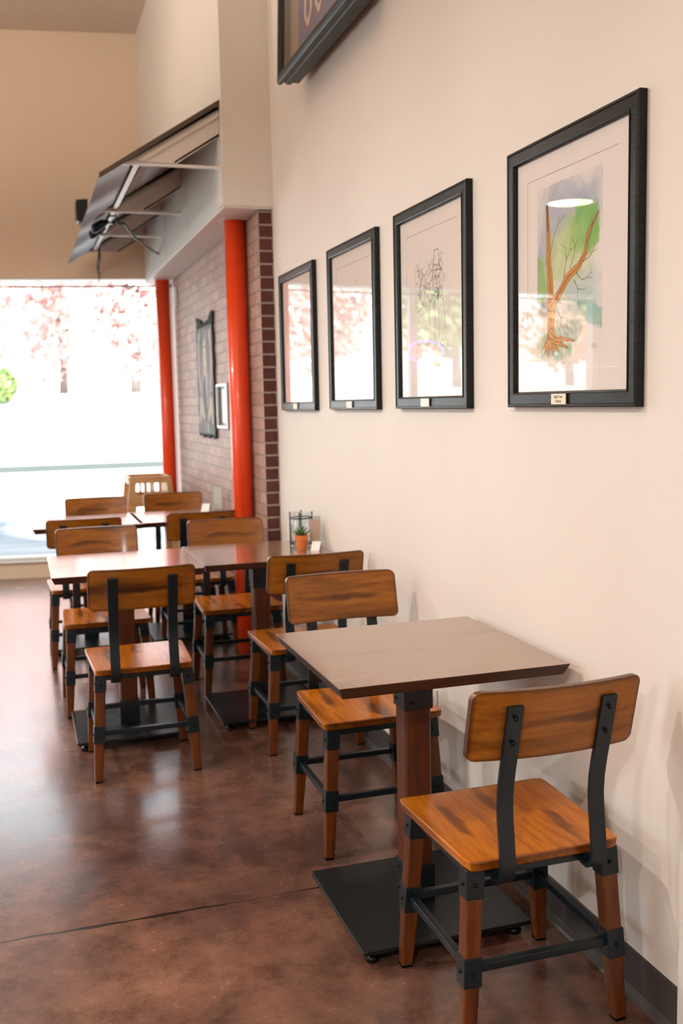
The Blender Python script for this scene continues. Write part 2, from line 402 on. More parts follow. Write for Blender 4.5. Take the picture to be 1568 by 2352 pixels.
# ------------------------------------------------------------------ outside
b = BM(); box(b, (-60, 14.2, -.14), (40, 24.2, -.03)); box(b, (-60, -30, -.14), (XL-.25, 9.75, -.03)); box(b, (XL-.25, -30, -.14), (40, YB-.25, -.03))
struct('ground_pavement', b, CONC)
SHADEGND = mat('shaded ground', (.15, .16, .18), .9)  # building's dappled shade put into the ground colour outside the window
L(SHADEGND, ramp(SHADEGND, ntex(SHADEGND, coords(SHADEGND, (.4, 1.6, 1)), .9, 4), [(.35, (.11, .12, .14)), (.65, (.20, .205, .215))]), bsdf(SHADEGND).inputs['Base Color'])
b = BM(); box(b, (-60, 9.75, -.14), (40, 14.2, -.03)); struct('ground_shaded', b, SHADEGND)
b = BM(); box(b, (-60, 24.2, -.14), (40, 24.4, .12)); struct('ground_curb', b, mat('kerb', (.075, .09, .085), .9))
b = BM(); prism(b, [(24.4, -.14), (60, -.14), (60, 1.95), (28.2, 1.80), (24.4, .06)], -60, 40, 'yz'); struct('ground_bank', b, CONC)

def foliage(name, root, cents, n, size, m, seed):
    rnd = random.Random(seed); bm = BM()
    for _ in range(n):
        c, R = rnd.choice(cents)
        while True:
            p = Vector((rnd.uniform(-1, 1), rnd.uniform(-1, 1), rnd.uniform(-1, 1)))
            if .25 < p.length < 1: break
        p = Vector(c)+p*R
        s = size*rnd.uniform(.6, 1.4); a = Vector((rnd.gauss(0, 1), rnd.gauss(0, 1), rnd.gauss(0, 1))).normalized()
        t = a.orthogonal().normalized(); u = a.cross(t)
        v = [bm.verts.new(p+t*s*i+u*s*.6*j) for i, j in ((-1, 0), (0, -1), (1, 0), (0, 1))]
        bm.faces.new(v)
    return finish(name, bm, m, root)
def tree(x, y, h, m, label, seed, lo=.6, cat='tree'):
    rnd = random.Random(seed)
    t = empty('autumn_tree', (x, y, 1.80+(y-28.2)*.0047)); tag(t, label, cat, 'trees across the street')
    bm = BM(); tube(bm, [(0, 0, 0), (.05, 0, 1.2), (-.05, .05, 2.4), (.1, 0, h*.6)], [.16, .12, .10, .05], 10)
    for k in range(6):
        a = k*1.05+rnd.random(); tube(bm, [(0, 0, 1.9+.3*k), (math.cos(a)*.9, math.sin(a)*.9, 2.7+.3*k), (math.cos(a)*1.7, math.sin(a)*1.7, 3.4+.35*k)], [.06, .04, .02], 6)
    finish('trunk', bm, BARK, t, smooth=True)
    cents = []
    for k in range(14):
        a = rnd.uniform(0, 2*PI); r = rnd.uniform(.2, 1.6); z = rnd.uniform(lo+.5, h)
        cents.append(((math.cos(a)*r, math.sin(a)*r, z), rnd.uniform(.8, 1.35)))
    foliage('foliage', t, cents, 3600, .15, m, seed)
specs = [(6.2, 30, 6, LGOLD, 'gold-leaved tree seen past the right edge of the big window'),
         (1.9, 29.2, 5.8, LPINK, 'red-leaved tree across the street, just left of the far orange column'),
         (.1, 33.6, 7, LPINK, 'taller red-leaved tree standing furthest back across the street'),
         (-2.6, 29.6, 6, LPINK, 'red-leaved tree across the street at the left edge of the photo'),
         (-7.6, 30, 6.2, LPINK, 'red-leaved tree across the street, seen mirrored in the picture glass'),
         (-12, 29.4, 6, LGREEN, 'green tree across the street, seen mirrored in the framed ink drawing'),
         (-16.4, 30, 6.4, LGOLD, 'gold tree across the street, seen mirrored in the landscape painting'),
         (-21, 29, 5.8, LGREEN, 'furthest left green tree across the street, seen mirrored in the pictures')]
for i, (x, y, h, m_, lb) in enumerate(specs): tree(x, y, h, m_, lb, 100+i)
t = empty('shrub', (-2.15, 27.6, 1.55)); tag(t, 'low green shrub across the street at the left edge of the window', 'shrub')
foliage('foliage', t, [((0, 0, .7), .6), ((-.6, 0, .8), .7), ((.45, .1, .5), .4)], 1500, .1, LGREEN, 9)
bm = BM(); tube(bm, [(0, 0, -.05), (0, 0, .6)], .05, 8); finish('stem', bm, BARK, t)

# ------------------------------------------------------------------ columns
def column(x, y, label):
    t = empty('steel_column', (x, y, 0)); tag(t, label, 'column', 'orange steel columns')
    bm = BM(); lathe(bm, [(.0585, 0), (.0585, HEAD-.05)], 48)
    o = finish('shaft', bm, ORANGE, t, smooth=True)
    for p in o.data.polygons:
        if abs(p.normal.z) > .9: p.use_smooth = False
    bm = BM(); box(bm, (-.075, -.075, HEAD-.05), (.075, .075, HEAD-.0455)); finish('cap_plate', bm, SOFFIT, t)
column(-.135, 5.66, 'round orange column beside the brick end, in front of the far table')
column(-.165, 8.40, 'round orange column in the window corner behind the wooden high chair')

# ------------------------------------------------------------------ chair
def make_chair():
    t = empty('dining_chair', (0, 0, 0))       # faces +y, seat centre over the origin
    zs = .443
    # seat: slight taper to the back, rounded corners, shallow saddle
    bm = BM(); nx, ny = 15, 13; top = []; bot = []
    def hw(v): return .197+.008*v
    for j in range(ny):
        v = -1+2*j/(ny-1)
        ra, rb = [], []
        for i in range(nx):
            u = -1+2*i/(nx-1)
            x = u*hw(v); y = v*.197
            if abs(u) == 1 and abs(v) == 1: x *= .975; y *= .975
            dip = -.005*(1-u*u)**1.0*(1-(v*.8+.1)**2)
            ra.append(bm.verts.new((x, y, zs+dip))); rb.append(bm.verts.new((x*.985, y*.985, zs-.024)))
        top.append(ra); bot.append(rb)
    for j in range(ny-1):
        for i in range(nx-1):
            bm.faces.new((top[j][i], top[j][i+1], top[j+1][i+1], top[j+1][i])); bm.faces.new((bot[j][i], bot[j+1][i], bot[j+1][i+1], bot[j][i+1]))
    for i in range(nx-1):
        bm.faces.new((top[0][i], bot[0][i], bot[0][i+1], top[0][i+1])); bm.faces.new((top[-1][i], top[-1][i+1], bot[-1][i+1], bot[-1][i]))
    for j in range(ny-1):
        bm.faces.new((top[j][0], top[j+1][0], bot[j+1][0], bot[j][0])); bm.faces.new((top[j][-1], bot[j][-1], bot[j+1][-1], top[j+1][-1]))
    finish('seat', bm, SEATW, t, bev=.004, seg=3, angle=50)
    # metal frame under the seat
    bm = BM(); zf0, zf1 = .397, .4185; a = .168
    box(bm, (-a, -a-.012, zf0), (a, -a+.0, zf1)); box(bm, (-a, a, zf0), (a, a+.012, zf1)); box(bm, (-a-.012, -a, zf0), (-a, a, zf1)); box(bm, (a, -a, zf0), (a+.012, a, zf1))
    finish('seat_frame', bm, BLACK, t, bev=.002)
    # legs with sleeve brackets
    for sx in (-1, 1):
        for sy in (1, -1):
            T = Vector((sx*.166, sy*.163, .418)); F = Vector((sx*.192, sy*.186, .004))
            def at(z): k = (z-T.z)/(F.z-T.z); return T+(F-T)*k
            bm = BM(); beam(bm, at(.418), at(.17), .040, .039); beam(bm, at(.1705), at(.004), .039, .030)
            lg = finish('leg', bm, LEGW, t, bev=.005, seg=2)
            bm = BM(); beam(bm, at(.004), at(0), .028, .028); finish('foot_pad', bm, BOLT, lg)
            for z1, z0 in ((.4175, .352), (.222, .155)):
                bm = BM(); beam(bm, at(z1), at(z0), .044, .0432)
                for bz in (z1*.5+z0*.5,):
                    c = at(bz)
                    for ax, sg in ((0, sx), (1, sy)):
                        d = Vector((sg, 0, 0)) if ax == 0 else Vector((0, sg, 0))
                        tube(bm, [c+d*.021, c+d*.0245, c+d*.0262], [.0052, .0048, .0022], 10, mi=1)
                finish('bracket', bm, [BLACK, BOLT], lg, bev=.0016, angle=50)
    # stretchers
    zz = .19
    k = (zz-.418)/(.004-.418); X = .166+(.192-.166)*k; Y = .163+(.186-.163)*k
    for p0, p1, sd in (((-X, -Y, zz), (X, -Y, zz), Vector((0, 0, 1))), ((-X, Y, zz), (X, Y, zz), Vector((0, 0, 1))),
                       ((-X, -Y, zz), (-X, Y, zz), Vector((0, 0, 1))), ((X, -Y, zz), (X, Y, zz), Vector((0, 0, 1)))):
        q0, q1 = Vector(p0), Vector(p1); d = (q1-q0).normalized()*.021
        bm = BM(); beam(bm, q0+d, q1-d, .019, .019, side=sd); finish('stretcher', bm, BLACK, t, bev=.002)
    # curved flat steel back supports
    prof = [(-.09, .4125), (-.15, .407), (-.185, .397), (-.205, .396), (-.219, .405), (-.2265, .421), (-.227, .445), (-.2225, .49), (-.2165, .535), (-.2145, .57), (-.218, .61), (-.228, .655), (-.240, .70), (-.266, .805)]
    for sx in (-1, 1):
        bm = BM(); rings = []
        for i, (y, z) in enumerate(prof):
            a_ = Vector(prof[max(i-1, 0)]); b_ = Vector(prof[min(i+1, len(prof)-1)]); d = (b_-a_).normalized(); nrm = Vector((-d.y, d.x))
            th = .0052; w = .0185
            c = Vector((y, z))
            # outward = away from the sitter
            x0, x1 = sx*.112-w, sx*.112+w
            p, q = c+nrm*th, c-nrm*th
            rings.append([(x0, p.x, p.y), (x1, p.x, p.y), (x1, q.x, q.y), (x0, q.x, q.y)])
        loft(bm, rings)
        for z, y in ((.780, -.2648), (.722, -.2505)):
            n_ = Vector((0, -1, -.25)).normalized(); c = Vector((sx*.112, y, z))
            tube(bm, [c+n_*.003, c+n_*.0075, c+n_*.0095], [.0056, .005, .002], 10, mi=1)
        finish('back_support', bm, [BLACK, BOLT], t, bev=.0014, angle=50)
    # curved backrest panel
    bm = BM(); outline = rrect(.40, .146, .020, 6); th = .019
    zc = .757; n = 24
    def curve(x): return .026*(x/.2)**2-.001
    def pos(x, s, d): # s along height, d thickness (0 back..1 front)
        y = -.2590+(-.25)*(s)+curve(x)+.003+th*d
        return Vector((x, y+0.0, zc+s))
    # grid panel: columns in x, rows clipped by rounded corners
    cols = []
    xs = [v_*.202/.2 for v_ in [-.2, -.1985, -.194, -.188, -.18]+[-.18+.36*k/20 for k in range(1, 20)]+[.18, .188, .194, .1985, .2]]
    for x in xs:
        e = .202-abs(x); hh = .081 if e >= .02 else .061+math.sqrt(max(0, .02**2-(.02-e)**2))
        rowsb = [bm.verts.new(pos(x, hh*q, 0)) for q in (-1, -.5, 0, .5, 1)]
        rowsf = [bm.verts.new(pos(x, hh*q, 1)) for q in (-1, -.5, 0, .5, 1)]
        cols.append((rowsb, rowsf))
    for (b0, f0), (b1, f1) in zip(cols, cols[1:]):
        for k in range(4):
            bm.faces.new((b0[k], b0[k+1], b1[k+1], b1[k])); bm.faces.new((f0[k], f1[k], f1[k+1], f0[k+1]))
        bm.faces.new((b0[0], b1[0], f1[0], f0[0])); bm.faces.new((b0[4], f0[4], f1[4], b1[4]))
    for (b0, f0) in (cols[0], cols[-1]):
        for k in range(4): bm.faces.new((b0[k], f0[k], f0[k+1], b0[k+1]))
    finish('backrest', bm, BACKW, t, bev=.003, seg=2, angle=60)
    return t
C0 = make_chair(); used = [False]
def chair(x, y, rz, label):
    c = C0 if not used[0] else copy_tree(C0)
    used[0] = True
    c.location = (x, y, 0); c.rotation_euler = (0, 0, rz)
    tag(c, label, 'chair', 'wood and black metal dining chairs')
chair(-.281, 2.092, 0, 'nearest wooden dining chair at the bottom right, its back to the camera')
chair(-.288, 3.11, PI, 'wooden dining chair facing the camera behind the single square table')
chair(-.230, 4.09, 0, 'dining chair by the wall back to back with the one behind the single table')
chair(-.932, 4.04, 0, 'dining chair with its back to the camera at the aisle half of the middle table')
chair(-.998, 4.925, PI+.01, 'dining chair facing the camera across the aisle half of the middle table')
chair(-.335, 4.975, PI-.01, 'dining chair facing the camera across the wall half of the middle table')
chair(-1.033, 5.86, 0, 'dining chair with its back to the camera at the aisle end of the far table')
chair(-.378, 5.89, 0, 'dining chair with its back to the camera at the far table, beside the orange column')
chair(-.880, 6.66, PI, 'dining chair facing the camera beyond the far table, left of the high chair')
chair(-.350, 6.75, PI, 'dining chair facing the camera beyond the far table, before the high chair')

# ------------------------------------------------------------------ tables
def make_table():
    t = empty('dining_table', (0, 0, 0)); s = .311
    bm = BM()
    rings = [[(x*s, y*s, .762) for x, y in ((-1, -1), (1, -1), (1, 1), (-1, 1))],
             [(x*s, y*s, .759) for x, y in ((-1, -1), (1, -1), (1, 1), (-1, 1))],
             [(x*(s-.012), y*(s-.012), .732) for x, y in ((-1, -1), (1, -1), (1, 1), (-1, 1))]]
    loft(bm, rings)
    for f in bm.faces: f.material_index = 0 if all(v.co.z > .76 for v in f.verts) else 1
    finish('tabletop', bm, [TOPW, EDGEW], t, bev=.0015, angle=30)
    bm = BM(); w = .0385; c = .006
    oct_ = [(-w+c, -w), (w-c, -w), (w, -w+c), (w, w-c), (w-c, w), (-w+c, w), (-w, w-c), (-w, -w+c)]
    prism(bm, oct_, .045, .732, 'xy'); finish('post', bm, POSTW, t)
    for z0, z1, w in ((.597, .7315, .0425), (.0455, .150, .0425)):
        bm = BM(); box(bm, (-w, -w, z0), (w, w, z1))
        for z in (z0+.022, z1-.022):
            for d in (Vector((-1, 0, 0)), Vector((0, -1, 0)), Vector((1, 0, 0)), Vector((0, 1, 0))):
                c_ = Vector((0, 0, z)) + d*w; c_ += d.cross(Vector((0, 0, 1)))*.018
                tube(bm, [c_-d*.001, c_+d*.002, c_+d*.0035], [.005, .0045, .002], 10, mi=1)
        finish('post_bracket', bm, [BLACK, BOLT], t, bev=.0015, angle=50)
    bm = BM(); poly = rrect(.48, .48, .008, 3); prism(bm, poly, .033, .045, 'xy'); finish('base_plate', bm, PLATE, t, bev=.002, angle=50)
    for x in (-.205, .205):
        for y in (-.205, .205):
            bm = BM(); lathe(bm, [(.006, .033), (.006, .018), (.018, .014), (.019, .006), (.016, 0)], 16, (x, y, 0)); finish('glide', bm, BOLT, t, smooth=True)
    return t
T0 = make_table()
TP = [(-.342, 2.532, 0, 'single square wooden table against the wall, nearest the camera'),
      (-.943, 4.45, 0, 'aisle half of the middle pair of square wooden tables'),
      (-.317, 4.495, 0, 'wall half of the middle pair of tables, under the potted succulent'),
      (-.99, 6.18, 0, 'aisle half of the far pair of square tables, nearest the window'),
      (-.392, 6.20, 0, 'wall half of the far pair of square tables, behind the orange column')]
for i, (x, y, rz, lb) in enumerate(TP):
    o = T0 if i == 0 else copy_tree(T0)
    o.location = (x, y, 0); o.rotation_euler = (0, 0, rz); tag(o, lb, 'table', 'square pedestal tables')

# ------------------------------------------------------------------ things on the middle table
TZ = .7625
t = empty('potted_succulent', (-.126, 4.445, TZ)); tag(t, 'small terracotta pot with a green succulent on the middle table', 'potted plant')
bm = BM(); lathe(bm, [(.021, 0), (.0285, .043), (.0285, .0435), (.0305, .044), (.0325, .071), (.0295, .071), (.027, .062), (.0, .062)], 32)
finish('pot', bm, TERRA, t, smooth=True, bev=.0006)
bm = BM(); rnd = random.Random(3)
for ring, (n, ln, el) in enumerate(((8, .05, .35), (6, .04, .75), (4, .032, 1.15))):
    for k in range(n):
        a = k*2*PI/n+ring*.5+rnd.uniform(-.15, .15); e = el+rnd.uniform(-.12, .12); l_ = ln*rnd.uniform(.85, 1.15)
        pts = []; rr = []
        for s in range(5):
            q = s/4; pts.append((math.cos(a)*l_*q*math.cos(e), math.sin(a)*l_*q*math.cos(e), .068+ring*.004+l_*q*math.sin(e)+.006*q*q)); rr.append(.0052*(1-q)**.6*(1 if s else .7)+.0006)
        tube(bm, pts, rr, 7, mi=0 if k % 3 else 1)
finish('rosette', bm, [LEAF, LEAFD], t, smooth=True)

t = empty('menu_holder', (-.052, 4.475, TZ), math.radians(-22)); tag(t, 'clear acrylic menu stand with an orange card beside the succulent', 'menu holder', 'clear acrylic table stands')
bm = BM(); box(bm, (-.026, -.004, .004), (.026, -.001, .152)); box(bm, (-.026, .003, .004), (.026, .006, .152)); box(bm, (-.026, -.04, 0), (.026, .045, .003)); finish('stand', bm, ACRYL, t, bev=.0005)
bm = BM(); box(bm, (-.024, -.0006, .03), (.024, .0024, .135)); finish('insert_card', bm, mat('orange card', (.85, .55, .42), .6), t)
def cardstand(loc, rz, label, s=1, gm=PAPER):
    t = empty('table_card', loc, rz); tag(t, label, 'table card')
    bm = BM()
    P = [(-.027*s, 0), (.027*s, 0)]
    loft(bm, [[(-.024*s, -.022*s, 0), (.024*s, -.022*s, 0), (.024*s, -.0205*s, 0), (-.024*s, -.0205*s, 0)],
              [(-.024*s, .008*s, .046*s), (.024*s, .008*s, .046*s), (.024*s, .0095*s, .046*s), (-.024*s, .0095*s, .046*s)]])
    finish('card_face', bm, gm, t)
    bm = BM()
    loft(bm, [[(-.024*s, .028*s, 0), (.024*s, .028*s, 0), (.024*s, .0295*s, 0), (-.024*s, .0295*s, 0)],
              [(-.024*s, .0096*s, .046*s), (.024*s, .0096*s, .046*s), (.024*s, .011*s, .046*s), (-.024*s, .011*s, .046*s)]])
    finish('card_back', bm, gm, t)
cardstand((-.068, 4.405, TZ), math.radians(-38), 'little white tent card leaning in front of the menu stand, beside the succulent', .9)
# glass candle jar in a black wire holder
t = empty('glass_jar', (-.088, 4.585, TZ+.003)); tag(t, 'clear glass jar inside the black wire caddy behind the succulent', 'jar')
bm = BM(); lathe(bm, [(.044, 0), (.048, .004), (.048, .128), (.044, .136), (.044, .15), (.0425, .15), (.0425, .136), (.0465, .127), (.0465, .006), (.0, .005)], 32); finish('body', bm, ACRYL, t, smooth=True)
bm = BM(); lathe(bm, [(.0475, .1505), (.0475, .157), (.01, .159)], 32); finish('lid', bm, ACRYL, t, smooth=True)
t = empty('wire_caddy', (-.088, 4.585, TZ)); tag(t, 'black wire caddy around the clear jar against the wall', 'caddy')
bm = BM()
rw = .0528
tube(bm, [(rw*math.cos(a*PI/12), rw*math.sin(a*PI/12), .135) for a in range(25)], .003, 8)
finish('ring', bm, BLACK, t, smooth=True); bm = BM()
tube(bm, [(rw*math.cos(a*PI/12), rw*math.sin(a*PI/12), .012) for a in range(25)], .003, 8)
finish('ring', bm, BLACK, t, smooth=True)
for a in (-.4, 1.3, 2.9, 4.3):
    bm = BM(); tube(bm, [(rw*math.cos(a), rw*math.sin(a), 0.0), (rw*math.cos(a), rw*math.sin(a), .165)], .0035, 8); finish('upright', bm, BLACK, t, smooth=True)
# menu stand on the far table
t = empty('menu_holder', (-.150, 6.36, TZ), math.radians(-35)); tag(t, 'clear acrylic menu stand on the far table against the brick wall', 'menu holder', 'clear acrylic table stands')
bm = BM(); box(bm, (-.030, -.004, .004), (.030, -.001, .165)); box(bm, (-.030, .003, .004), (.030, .006, .165)); box(bm, (-.030, -.04, 0), (.030, .045, .003)); finish('stand', bm, ACRYL, t, bev=.0005)
bm = BM(); box(bm, (-.028, -.0006, .01), (.028, .0024, .155)); finish('insert_card', bm, mat('cream card', (.78, .74, .62), .6), t)
cardstand((-.235, 6.33, TZ), math.radians(-30), 'white tent card on the far table in front of its menu stand', 1.1)

# ------------------------------------------------------------------ wooden high chair
t = empty('high_chair', (-.40, 7.98, 0)); tag(t, 'pale plywood high chair with cut-out sides behind the far table', 'high chair')
def trap(z, top=.155, bot=.27, H=.90): return bot+(top-bot)*z/H
for sy in (-.2, .2):
    bm = BM(); H = .90
    def quad(x0a, x1a, x0b, x1b, z0, z1): prism(bm, [(x0a, z0), (x1a, z0), (x1b, z1), (x0b, z1)], sy-.0095, sy+.0095, 'xz')
    for z0, z1, kind in ((0, .67, 'legs'), (.67, .755, 'solid'), (.755, .85, 'slots'), (.85, H, 'solid')):
        a0, a1 = trap(z0), trap(z1)
        if kind == 'legs': quad(-a0, -a0+.07, -a1, -a1+.07, z0, z1); quad(a0-.07, a0, a1-.07, a1, z0, z1)
        elif kind == 'solid': quad(-a0, a0, -a1, a1, z0, z1)
        else:
            quad(-a0, -a0+.055, -a1, -a1+.05, z0, z1); quad(a0-.045, a0, a1-.04, a1, z0, z1)
            for xx, ww in ((-.0375, .009), (-.0015, .008), (.0675, .009)): quad(xx-ww, xx+ww, xx-ww, xx+ww, z0, z1)
    bmesh.ops.remove_doubles(bm, verts=bm.verts, dist=.0005)
    finish('side_panel', bm, PLY, t)
bm = BM(); box(bm, (-.14, -.19, .52), (.14, .19, .54)); finish('seat', bm, PLY, t, bev=.003)
bm = BM(); box(bm, (-.165, -.19, .84), (-.145, .19, .90)); finish('front_rail', bm, PLY, t, bev=.003)
bm = BM(); box(bm, (.13, -.19, .62), (.15, .19, .90)); finish('back_panel', bm, PLY, t, bev=.003)
bm = BM(); box(bm, (-.225, -.19, .20), (-.205, .19, .26)); finish('foot_rest', bm, PLY, t, bev=.003)

# ------------------------------------------------------------------ corrugated awning over the brick alcove
t = empty('awning', (-.26, 5.36, 2.6)); tag(t, 'corrugated metal awning with white struts above the brick alcove', 'awning')
ox, oy, oz = -.26, 5.36, 2.6
def Q(x, y, z): return (x-ox, y-oy, z-oz)
SX0, SZ0, SX1, SZ1 = -.262, 3.005, -.889, 2.607
bm = BM(); n = 300; rows = []
for i in range(n+1):
    y = 5.365+(8.62-5.365)*i/n; w = .008*math.sin(2*PI*(y-5.365)/.066)
    rows.append([bm.verts.new(Q(x, y if y < wy(x)-.01 else wy(x)-.01, z+w+d)) for x, z, d in ((SX0, SZ0, 0), (SX1, SZ1, 0), (SX1, SZ1, .003), (SX0, SZ0, .003))])
for a, b_ in zip(rows, rows[1:]):
    for k in range(4): bm.faces.new((a[k], a[(k+1) % 4], b_[(k+1) % 4], b_[k]))
bm.faces.new(rows[0]); bm.faces.new(rows[-1][::-1])
o = finish('corrugated_sheet', bm, GALV, t, smooth=True)
for y in (5.385, 6.69, 7.62, 8.52):
    bm = BM(); dz = -.012
    poly = [(SX0, SZ0-.012), (-.742, 2.703), (-.742, 2.693), (-.49, 2.693), (SX0, 2.845)]
    prism(bm, [(x-ox, z-oz) for x, z in poly], y-oy, y+.012-oy, 'xz')
    # flanges and the shadow groove rib
    prism(bm, [(SX0-ox, SZ0-.012-oz), (-.742-ox, 2.703-oz), (-.742-ox, 2.688-oz), (SX0-ox, SZ0-.027-oz)], y-oy-.0, y-oy+.05, 'xz')
    prism(bm, [(SX0-ox, 2.857-oz), (-.50-ox, 2.705-oz), (-.50-ox, 2.693-oz), (SX0-ox, 2.845-oz)], y-oy, y-oy+.05, 'xz')
    prism(bm, [(SX0-ox, 2.94-oz), (-.66-ox, 2.695-oz), (-.70-ox, 2.695-oz), (SX0-ox, 2.965-oz)], y-oy-.012, y-oy, 'xz')
    finish('rafter', bm, PLASTER, t)
bm = BM(); prism(bm, [(SX0-ox, SZ0+.016-oz), (SX1-ox, SZ1+.016-oz), (SX1-ox, SZ1-.012-oz), (SX0-ox, SZ0-.012-oz)], 5.352-oy, 5.364-oy, 'xz')
finish('edge_trim', bm, DARKTRIM, t)
for y in (5.40, 6.71, 7.64):
    bm = BM(); box(bm, Q(-.775, y-.008, 2.678), Q(SX0, y+.012, 2.692)); finish('strut', bm, WHITE, t, bev=.002)
bm = BM()
box(bm, Q(-.70, 5.45, 2.693), Q(-.665, 8.45, 2.70)); box(bm, Q(-.672, 5.45, 2.693), Q(-.665, 8.45, 2.742))
finish('purlin', bm, WHITE, t)
# things fixed to the awning
t = empty('loudspeaker', (-.860, 7.2, 2.69)); tag(t, 'black loudspeaker hanging off the outer edge of the awning', 'speaker')
bm = BM(); prism(bm, [(-.04, 0), (.035, -.01), (.04, .15), (-.04, .14)], -.07, .07, 'xz'); finish('cabinet', bm, BLACK, t, bev=.006)
bm = BM(); box(bm, (-.005, -.02, -.062), (.005, .02, .0)); finish('mounting_bracket', bm, BLACK, t)
for i, (y, z, lb) in enumerate(((6.93, 2.625, 'black spotlight clamped under the awning, the nearer of two'), (7.18, 2.625, 'black spotlight clamped under the awning, the farther of two'))):
    t = empty('spotlight', (-.745, y, z)); tag(t, lb, 'spotlight', 'spotlights under the awning')
    bm = BM(); tube(bm, [(-.07, -.02, -.02), (-.06, -.018, -.02), (.0, 0, .02), (.035, .01, .035)], [.028, .03, .027, .014], 20); finish('lamp_head', bm, BLACK, t, smooth=True)
    bm = BM(); tube(bm, [(0, 0, .02), (.045, 0, .0665)], .006, 8); box(bm, (.03, -.015, .06), (.085, .015, .068)); finish('clamp', bm, BLACK, t)
bm = BM(); tube(bm, [(-.66, 6.95, 2.70), (-.64, 6.98, 2.655), (-.60, 7.0, 2.66), (-.50, 7.3, 2.62), (-.38, 7.6, 2.60), (-.264, 7.8, 2.58)], .008, 8)
tag(finish('cable', bm, CABLE, smooth=True), 'dark green cable sagging under the awning to the wall', 'cable')
bm = BM(); pts = [(-.66, 8.35, 2.69), (-.655, 8.42, 2.63), (-.65, 8.66, 2.60), (-.645, 8.735, 2.57), (-.64, 8.745, 2.53)]
tube(bm, pts, [.006, .014, .014, .006, .005], 8); tube(bm, [(-.64, 8.745, 2.53), (-.64, 8.75, 2.46)], .004, 8)
tag(finish('cable', bm, BLACK, smooth=True), 'thin black cord hanging in front of the window head below the awning', 'cable')
# pipe/hook by the soffit, white fitting on the brick
bm = BM(); box(bm, (-.099, 8.19, 2.22), (-.0755, 8.24, 2.38)); tag(finish('wall_sensor', bm, WHITE, bev=.006), 'small white sensor high on the brick wall by the window', 'sensor')
# outlet low on the wall
t = empty('wall_outlet', (-.0005, 3.195, .375)); tag(t, 'cream wall outlet low on the wall behind the single table', 'outlet')
bm = BM(); box(bm, (-.005, -.036, -.058), (0, .036, .058)); finish('cover_plate', bm, PLASTER, t, bev=.002)
for z in (-.022, .022):
    bm = BM(); box(bm, (-.0075, -.016, z-.014), (-.0052, .016, z+.014)); finish('socket', bm, WHITE, t, bev=.001)

# ------------------------------------------------------------------ pendants (all off camera; one shows in the picture glass)
def pendant(x, y, z, label, boost=1):
    t = empty('pendant_lamp', (x, y, z)); tag(t, label, 'lamp', 'ceiling pendants')
    bm = BM(); lathe(bm, [(.16, 0), (.15, .05), (.07, .13), (.03, .17), (.027, .17), (.065, .127), (.145, .048), (.153, 0), (.16, 0)], 40, caps=False); finish('lamp_shade', bm, ALU, t, smooth=True)
    bm = BM(); lathe(bm, [(.15, .006), (.15, .012), (.0, .013)], 40); finish('diffuser', bm, GLOW, t)
    bm = BM(); tube(bm, [(0, 0, .17), (0, 0, HC-z)], .006, 8); finish('rod', bm, BLACK, t)
    l = lamp('AREA', 'lamp_light', (0, 0, -.001), PENDANT_W*boost, PENDANT_C, shape='DISK', size=.09); l.parent = t
    l = lamp('AREA', 'fill_uplight', (0, 0, .20), UPFILL_W, UPFILL_C, shape='DISK', size=.1); l.parent = t; l.rotation_euler = (PI, 0, 0)  # added upward fill, bounced off the ceiling to brighten the upper walls
GLOW = emit('lamp diffuser', (1, .9, .75), 9)
for i, (x, y, z, lb) in enumerate(((-2.25, 6.05, 2.72, 'round pendant lamp mirrored in the landscape painting'), (-2.3, 3.0, 2.9, 'pendant lamp out of frame left of the single table'),
        (-2.3, -.9, 2.9, 'pendant lamp behind the camera'), (-4.8, 5.4, 2.9, 'pendant lamp far left beside the window'), (-4.8, 2.6, 2.9, 'pendant lamp far left of the camera'), (-4.6, -.6, 2.9, 'pendant lamp behind and left of the camera'))):
    pendant(x, y, z, lb, 2.0 if y < 0 else 1)

